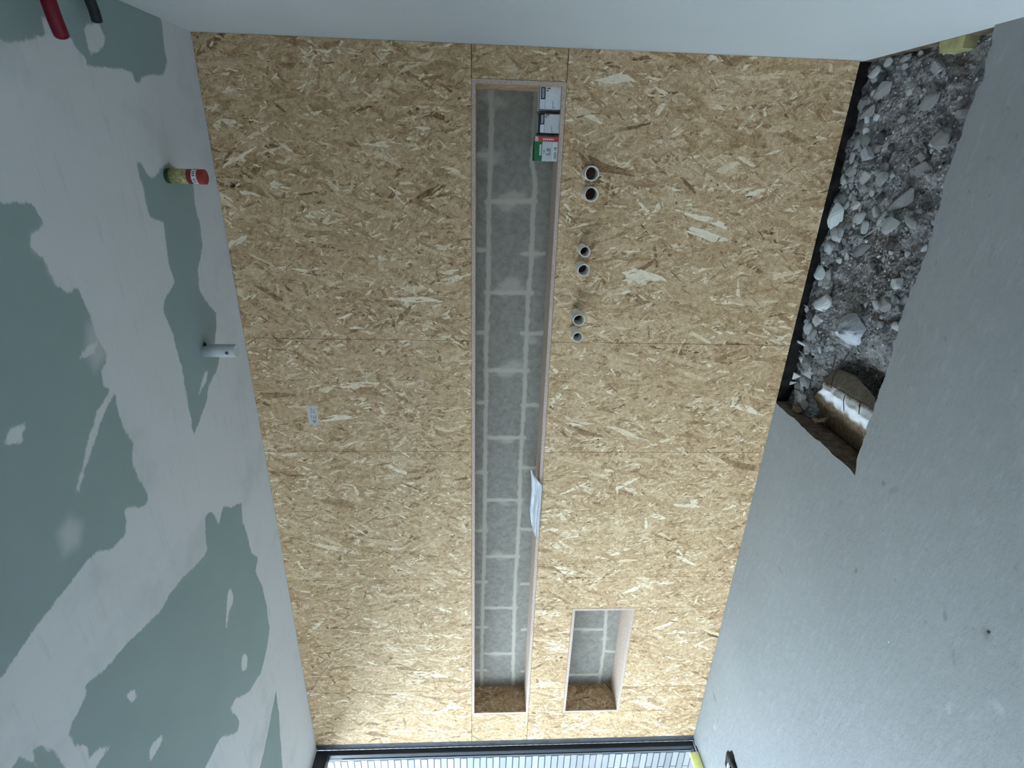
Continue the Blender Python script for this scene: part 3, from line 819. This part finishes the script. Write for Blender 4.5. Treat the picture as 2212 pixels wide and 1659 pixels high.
# yellow edge strip by the window and the floor scrap
def strip():
    bm = bmesh.new()
    y0, y1 = -0.085, WIN_Y + 0.1; x = -0.030
    box(bm, (x - 0.006, y1, 0.0), (x + 0.006, y0, 0.055))
    for v in bm.verts:
        if v.co.z > 0.03: v.co.x -= 0.012
    o = obj('edge_strip', bm, YELLOW); tag(o, 'yellow foam edge strip standing along the floor under the window', 'foam strip')
strip()
def scrap():
    e = empty('membrane_scrap', tuple(at(1578, 1645, 0, 2)))
    c = at(1582, 1652, 0, 2); rr = random.Random(5)
    bm = bmesh.new(); N = 16
    rings = []
    for i, (rad, z) in enumerate(((1.0, 0.001), (0.9, .012), (0.62, .020), (0.35, .012), (.15, .006))):
        rings.append([bm.verts.new((0.070 * rad * math.cos(2 * math.pi * j / N) * rr.uniform(.75, 1.15), 0.060 * rad * math.sin(2 * math.pi * j / N) * rr.uniform(.75, 1.15), z + rr.uniform(-.002, .009) * (i > 0))) for j in range(N)])
    for a, b in zip(rings, rings[1:]):
        for j in range(N): bm.faces.new((a[j], a[(j + 1) % N], b[(j + 1) % N], b[j]))
    bm.faces.new(rings[-1])
    o = obj('black_sheet', bm, NT('black_membrane', 0.55, 0.3, (.010, .010, .011)).m, e, True)
    bm = bmesh.new(); pts = [(-.034, -.004), (.006, -.010), (.016, .000), (.002, .009), (-.026, .008)]
    a = [bm.verts.new((x, y, .022 + rr.uniform(0, .004))) for x, y in pts]; b = [bm.verts.new((x * .9, y * .9, .016)) for x, y in pts]
    bm.faces.new(a); bm.faces.new(b)
    for j in range(5): bm.faces.new((a[j], a[(j + 1) % 5], b[(j + 1) % 5], b[j]))
    f = NT('foil', 0.35, 0.5, (.72, .75, .78)); f.b.inputs['Metallic'].default_value = 0.4
    obj('foil_face', bm, f.m, e)
    e.location = (c.x, c.y, 0.0); e.rotation_euler = (0, 0, 0.12)
    tag(e, 'crumpled black membrane scrap with a silver face on the floor by the window', 'membrane scrap')
scrap()
c = at(2136, 1366, 0, 2); bm = hull_stone(5, 12, 0.5)
for vv in bm.verts: vv.co = vv.co * 0.006
o = obj('mortar_crumb', bm, STONE[3]); o.location = (c.x, c.y, 0.0025); tag(o, 'small dark mortar crumb alone on the open floor', 'mortar crumb')
bm = hull_stone(77, 12, 0.5)
for vv in bm.verts: vv.co = vv.co * 0.004
c = at(1921, 1387, 0, 2); o = obj('plaster_crumb', bm, PLST); o.location = (c.x, c.y, 0.002); tag(o, 'tiny white plaster crumb on the open floor', 'plaster crumb')

# ------------------------------------------------------------------ pipe stubs in the board wall
def pipe(u, v, dia, L, label, ring=False, droop=0.0):
    c = at(u, v, -L, 1); e = empty('pipe_stub', (c.x, 0.0, c.z))
    R = dia / 2; n = 28; bm = bmesh.new()
    prof = [(0.012, R * .97), (-L + .010, R * .97), (-L + .004, R), (-L, R * .99), (-L, R * .86), (-L + .01, R * .84), (0.012, R * .84)]
    rings = [[bm.verts.new((r_ * math.cos(2 * math.pi * k / n), y, r_ * math.sin(2 * math.pi * k / n))) for k in range(n)] for y, r_ in prof]
    for a, b in zip(rings, rings[1:]):
        for k in range(n):
            f = bm.faces.new((a[k], a[(k + 1) % n], b[(k + 1) % n], b[k])); f.smooth = True
    obj('pipe_wall', bm, PVC, e)
    bm = bmesh.new(); tube(bm, [(0, .010, 0), (0, -L * .25, 0)], R * .80, 24)
    if ring: tube(bm, [(0, -L * .25, 0), (0, -L * .34, 0)], R * .34, 16)
    o = obj('brown_plug', bm, RUST, e); o['label'] = 'rusty brown fitting deep inside the pipe'
    tag(e, label, 'pipe stub', 'white pipe stubs in the board wall')
    return e
pipe(1279, 375, .055, .075, 'white pipe stub closest to the stacked boxes, upper of the end pair in the photo')
pipe(1278, 420, .055, .075, 'wide white pipe stub with a ringed rusty fitting inside, next to the box-side stub', True)
pipe(1264, 544, .043, .085, 'slim white pipe stub, first of the middle pair counted from the boxes')
pipe(1261, 584, .049, .085, 'white pipe stub with a brown collar, second of the middle pair from the boxes')
pipe(1251, 692, .050, .100, 'white pipe stub with a hollow dark bore, first of the pair farthest from the boxes')
pipe(1248, 729, .045, .100, 'bright white pipe stub, last in the row and farthest from the boxes')

# ------------------------------------------------------------------ things in the long niche
LEDGE = N1[2]
def label_bars(bm, pts, mi=0): quad(bm, pts, mi)
CARD = plain('white_card', (.78, .81, .84), 0.6, 0.3, 0.05, 80)
CARDG = plain('grey_card', (.64, .65, .66), 0.6, 0.3, 0.05, 80)
INK = plain('dark_blue_print', (.02, .022, .05), 0.5, 0.3)
BLACK = plain('black_card', (.02, .02, .024), 0.5, 0.3)
GREEN = plain('green_card', (.02, .16, .06), 0.55, 0.3, 0.1, 90)
RED = plain('red_card', (.55, .08, .07), 0.55, 0.3, 0.1, 90)
PRINT = plain('grey_print', (.10, .11, .12), 0.6, 0.2)
WHT = plain('white_label', (.80, .82, .82), 0.6, 0.3, 0.02)
def decal(name, quads, mat, parent, label=None):
    bm = bmesh.new()
    for q in quads: quad(bm, q)
    o = obj(name, bm, mat, parent)
    if label: o['label'] = label
    return o
def text_part(name, body, size, loc, rot, mat, parent):
    cu = bpy.data.curves.new(name, 'FONT'); cu.body = body; cu.size = size; cu.extrude = 0.0002
    cu.align_x = 'CENTER'; cu.align_y = 'CENTER'
    tmp = bpy.data.objects.new(name + '_c', cu); COL.objects.link(tmp)
    bpy.context.view_layer.update()
    me = bpy.data.meshes.new_from_object(tmp.evaluated_get(bpy.context.evaluated_depsgraph_get()))
    bpy.data.objects.remove(tmp)
    o = bpy.data.objects.new(name, me); COL.objects.link(o); me.materials.clear(); me.materials.append(mat)
    o.parent = parent; o.location = loc; o.rotation_euler = rot
    return o
def carton(v0, v1, utop, ub, yf, depth, kind, label):
    # v0, v1: image extent along the ledge; front face stands yf behind the board face
    a = at(ub, v0, yf, 1); b = at(ub, v1, yf, 1); t = at(utop, (v0 + v1) / 2, yf, 1)
    x1, x0 = a.x, b.x; w = x1 - x0; h = t.z - LEDGE
    e = empty('fastener_box', ((x0 + x1) / 2, yf, LEDGE))
    e0 = 0.0006
    body = boxobj('box_body', (-w / 2, 0, 0.0005), (w / 2, depth, h), {0: CARD, 1: BLACK, 2: CARDG}[kind], e, 0.001)
    X = lambda f: -w / 2 + f * w
    ytop = lambda f: f * depth
    F = lambda x0, x1, z0, z1: [(X(x0), -e0, z0 * h), (X(x1), -e0, z0 * h), (X(x1), -e0, z1 * h), (X(x0), -e0, z1 * h)]
    Tq = lambda x0, x1, y0, y1, k=1: [(X(x0), ytop(y0), h + e0 * k), (X(x1), ytop(y0), h + e0 * k), (X(x1), ytop(y1), h + e0 * k), (X(x0), ytop(y1), h + e0 * k)]
    F2 = lambda x0, x1, z0, z1, k=2: [(X(x0), -e0 * k, z0 * h), (X(x1), -e0 * k, z0 * h), (X(x1), -e0 * k, z1 * h), (X(x0), -e0 * k, z1 * h)]
    if kind in (0, 1):
        if kind == 1:
            decal('front_face', [F(.04, .97, .0, .90)], CARDG, e)
            decal('top_face', [Tq(.05, .95, .05, .95)], CARDG, e)
        dl = decal('dark_label', [F2(.46, .97, .73, .93)], INK, e)
        decal('label_lettering', [F2(.52 + .06 * i, .555 + .06 * i, .775, .885, 3) for i in range(7)], CARDG, dl)
        decal('label_window', [F2(.08, .43, .74, .91)], WHT, e)
        decal('front_print', [F2(.08, .42, .345, .365), F2(.80, .86, .60, .67), F2(.90, .95, .50, .66), F2(.1, .12, .25, .36), F2(.05, .95, .71, .722)], PRINT, e)
        decal('flap_edge', [F2(.0, .03, .0, 1.0), F2(.03, .97, .975, 1.0)], INK, e)
    else:
        gp = decal('green_panel', [F(.0, .80, .68, 1.0), Tq(.0, .80, .0, 1.0)], GREEN, e, 'green upper panel')
        decal('panel_lettering', [F2(.24 + .075 * i, .295 + .075 * i, .71, .80) for i in range(6)], WHT, gp)
        rb = decal('red_band', [F(.80, 1.0, .0, .86), Tq(.80, 1.0, .0, .6)], RED, e, 'red end band')
        decal('band_lettering', [F2(.86, .93, .20 + .08 * i, .255 + .08 * i) for i in range(6)], WHT, rb)
        fs_ = decal('front_strip', [F(.02, .78, .03, .24)], WHT, e)
        decal('barcode', [F2(.10 + .022 * i, .10 + .022 * i + (.012 if i % 3 else .006), .06, .17) for i in range(13)], PRINT, fs_)
        decal('front_print', [F2(.46, .50, .10, .15), F2(.53, .57, .06, .17)], PRINT, e)
        text_part('size_lettering', '5,0', h * .24, (X(.38), -e0 * 2, h * .40), (math.radians(90), 0, 0), BLACK, e)
        text_part('count_lettering', '100', h * .12, (X(.38), -e0 * 2, h * .59), (math.radians(90), 0, 0), PRINT, e)
    tag(e, label, 'box')
carton(188, 239, 1165, 1208, .020, .075, 0, 'pale blue-white fastener box at the end of the long niche')
carton(246, 290, 1163, 1206, .022, .075, 1, 'grey-white fastener box with black edges, middle of the three in the niche')
carton(296, 349, 1155, 1203, .022, .085, 2, 'green-topped white fastener box with a red end band in the niche')

def leaflet():
    # long folded white sheet lying over the ledge edge; each row: v, then u of back edge, fold, lip, front edge
    rows = [(1014, 1146, 1146.5, 1147, 1147.5), (1030, 1147, 1150, 1153, 1155), (1040, 1147, 1152, 1157, 1163), (1048, 1147, 1154, 1160, 1170), (1062, 1147, 1157, 1163, 1170.5),
            (1080, 1146, 1157, 1164, 1169), (1100, 1145, 1156, 1163, 1168), (1118, 1146, 1156, 1162, 1167), (1132, 1147.5, 1157, 1161, 1165), (1146, 1151, 1158, 1161, 1163.5), (1156, 1155, 1159, 1161, 1162), (1164, 1160, 1160.3, 1160.6, 1161)]
    ys = (0.045, 0.012, -0.006, -0.020); bm = bmesh.new(); R = []
    n = 40
    for i in range(n + 1):
        t = i / n * (len(rows) - 1); k = min(int(t), len(rows) - 2); f = t - k
        r_ = [a * (1 - f) + b * f for a, b in zip(rows[k], rows[k + 1])]
        row = []
        for c_ in range(10):
            q = c_ / 9 * 3; m_ = min(int(q), 2); g = q - m_
            u = r_[1 + m_] * (1 - g) + r_[2 + m_] * g; y = ys[m_] * (1 - g) + ys[m_ + 1] * g
            w = 1 - abs(2 * i / n - 1) ** 3
            y = 0.004 + (y - 0.004) * max(w, .12) + 0.009 * math.sin(q * 5.0 + i * .22) * w - 0.003 * math.sin(i * .8 + c_) * w
            row.append(bm.verts.new(tuple(at(u, r_[0], y, 1))))
        R.append(row)
    for a, b in zip(R, R[1:]):
        for k in range(9): bm.faces.new((a[k], a[k + 1], b[k + 1], b[k]))
    t_ = NT('folded_plastic_sheet', 0.4, 0.4); nz = t_.noise(t_.vmath('MULTIPLY', t_.objc(), (0.5, 3, 3)), 22, 4, 0.6)[0]
    t_.color(t_.ramp(nz, [(0.35, (.46, .48, .51)), (0.5, (.68, .71, .75)), (0.75, (.80, .83, .87))])); t_.bump(nz, 0.7, 0.006)
    o = obj('folded_sheet', bm, t_.m, smooth=True)
    md = o.modifiers.new('solid', 'SOLIDIFY'); md.thickness = 0.0012; md.offset = 0
    tag(o, 'long folded white plastic sheet hanging over the niche ledge', 'plastic sheet')
leaflet()

# sticker on the boards, and the dark screw near the ceiling
def sticker():
    e = empty('paper_sticker', tuple(at(676, 896, 0, 1))); c = e.location.copy(); e.location = (c.x, -0.0005, c.z)
    bm = bmesh.new(); box(bm, (-.050, -.0008, -.022), (.046, .0003, .024)); obj('paper', bm, plain('worn_paper', (.60, .58, .55), 0.8, 0.1, 0.14, 160), e)
    decal('faded_print', [[(x0, -.0012, z0), (x1, -.0012, z0), (x1, -.0012, z1), (x0, -.0012, z1)] for x0, x1, z0, z1 in
                          ((-.038, -.026, -.010, .004), (-.018, -.002, -.013, -.009), (-.020, -.004, -.004, .000), (-.016, .002, .006, .009), (.012, .016, -.012, .010), (.020, .030, -.008, -.004), (.020, .036, .002, .006))],
          plain('faded_ink', (.30, .29, .28), 0.8, 0.1, 0.2, 90), e)
    tag(e, 'worn white paper sticker on the board wall below the ceiling', 'sticker')
sticker()
def screw(u, v, lb, ln=.012):
    c = at(u, v, 0, 1); bm = bmesh.new(); tube(bm, [(c.x - ln * .3, .001, c.z + ln), (c.x, -.006, c.z), (c.x + ln * .1, -.004, c.z - ln * .6)], [.004, .005, .003], 8)
    tag(obj('screw', bm, BLACK), lb, 'screw')
screw(505, 402, 'black screw sticking out of the board wall near the printed tube')
# lifted splinter (a long diagonal strand edge)
bm = bmesh.new(); a = at(663, 1512, 0, 1); b = at(716, 1431, 0, 1)
pts = [a.lerp(b, t) + Vector((0, 0, 0.006 * math.sin(t * 3.14))) for t in np.linspace(0, 1, 10)]
for p, q in zip(pts, pts[1:]):
    n_ = Vector((-(q - p).z, 0, (q - p).x)).normalized() * .004
    v_ = [bm.verts.new(k) for k in ((p.x, -.0006, p.z), (q.x, -.0006, q.z), (q.x + n_.x, -.005, q.z + n_.z), (p.x + n_.x, -.005, p.z + n_.z))]
    bm.faces.new(v_)
sp = obj('lifted_strand', bm, EDGE, WB)

# ------------------------------------------------------------------ things under the ceiling
def printed_tube():
    top = at(362, 380, H, 2); d = .046; L = .118
    e = empty('printed_tube', (top.x, top.y, H))
    # bands from the ceiling downwards
    def band(name, z0, z1, mat, r=d / 2, lb=None):
        bm = bmesh.new(); tube(bm, [(0, 0, -z0), (0, 0, -z1)], r, 28); o = obj(name, bm, mat, e)
        if lb: o['label'] = lb
        return o
    band('green_cap', 0, .014, plain('dark_green_plastic', (.035, .09, .045), 0.5, 0.3), d / 2 * .98, 'dark green cap')
    band('yellow_wrap', .014, .068, plain('yellow_print', (.42, .38, .17), 0.5, 0.3, 0.25, 120), d / 2, 'mottled yellow wrap')
    band('red_wrap', .068, L, plain('red_print', (.34, .045, .045), 0.5, 0.3, 0.12, 60), d / 2, 'red wrap')
    bm = bmesh.new(); tube(bm, [(0, 0, -.084), (0, 0, -.100)], d / 2 + .0006, 28, cap=False); obj('white_band', bm, WHT, e)['label'] = 'pale band with lettering'
    bm = bmesh.new()
    for k in range(26):
        a0 = 2 * math.pi * k / 26; a1 = a0 + .12; rr = d / 2 + .0012
        if k % 4 == 3: continue
        quad(bm, [(rr * math.cos(a0), rr * math.sin(a0), -.088), (rr * math.cos(a1), rr * math.sin(a1), -.088), (rr * math.cos(a1), rr * math.sin(a1), -.096), (rr * math.cos(a0), rr * math.sin(a0), -.096)])
    obj('band_lettering', bm, PRINT, e)
    tag(e, 'short red and yellow printed tube hanging from the ceiling by the board wall', 'tube')
printed_tube()
def ceiling_stub():
    top = at(442, 757, H, 2); d = .048; L = .115; e = empty('ceiling_pipe_stub', (top.x, top.y, H))
    bm = bmesh.new(); tube(bm, [(0, 0, 0), (0, 0, -L)], d / 2, 28); obj('pipe_wall', bm, plain('painted_white_pipe', (.60, .63, .64), 0.5, 0.3), e)
    bm = bmesh.new(); tube(bm, [(-.0, -d / 2 * .2, -L * .78), (-.0, -d / 2 - .0015, -L * .78)], .006, 10); obj('screw_hole', bm, plain('dark_hole', (.12, .13, .14)), e)
    bm = bmesh.new(); tube(bm, [(d / 2 * .8, -.006, -.008), (d / 2 + .010, -.008, -.010)], [.008, .003], 8); obj('black_clip', bm, BLACK, e)['label'] = 'tiny black clip'
    tag(e, 'short plain white pipe stub hanging from the ceiling', 'pipe stub')
ceiling_stub()
def conduit(px, z, r, mat, label):
    pts = [at(u, v, z_, 2) for (u, v), z_ in zip(px, z)]
    bm = bmesh.new(); P = []
    for a, b in zip(pts, pts[1:]):
        for t in np.linspace(0, 1, 5)[:-1]: P.append(a.lerp(b, t))
    P.append(pts[-1]); rings = tube(bm, [tuple(p) for p in P], r, 18)
    tag(obj('conduit', bm, mat, smooth=False), label, 'conduit')
w0 = at(98, -42, 2.33, 2); 
conduit([(96, -40), (104, 0), (118, 40), (133, 76)], [2.345, 2.345, 2.35, 2.36], .0155, plain('dark_red_plastic', (.16, .006, .018), 0.5, 0.3), 'dark red conduit end sticking out below the ceiling')
conduit([(184, -50), (194, 0), (203, 22), (210, 46)], [2.365, 2.368, 2.37, 2.375], .0125, plain('black_plastic', (.012, .018, .018), 0.5, 0.3), 'black conduit end sticking out below the ceiling')
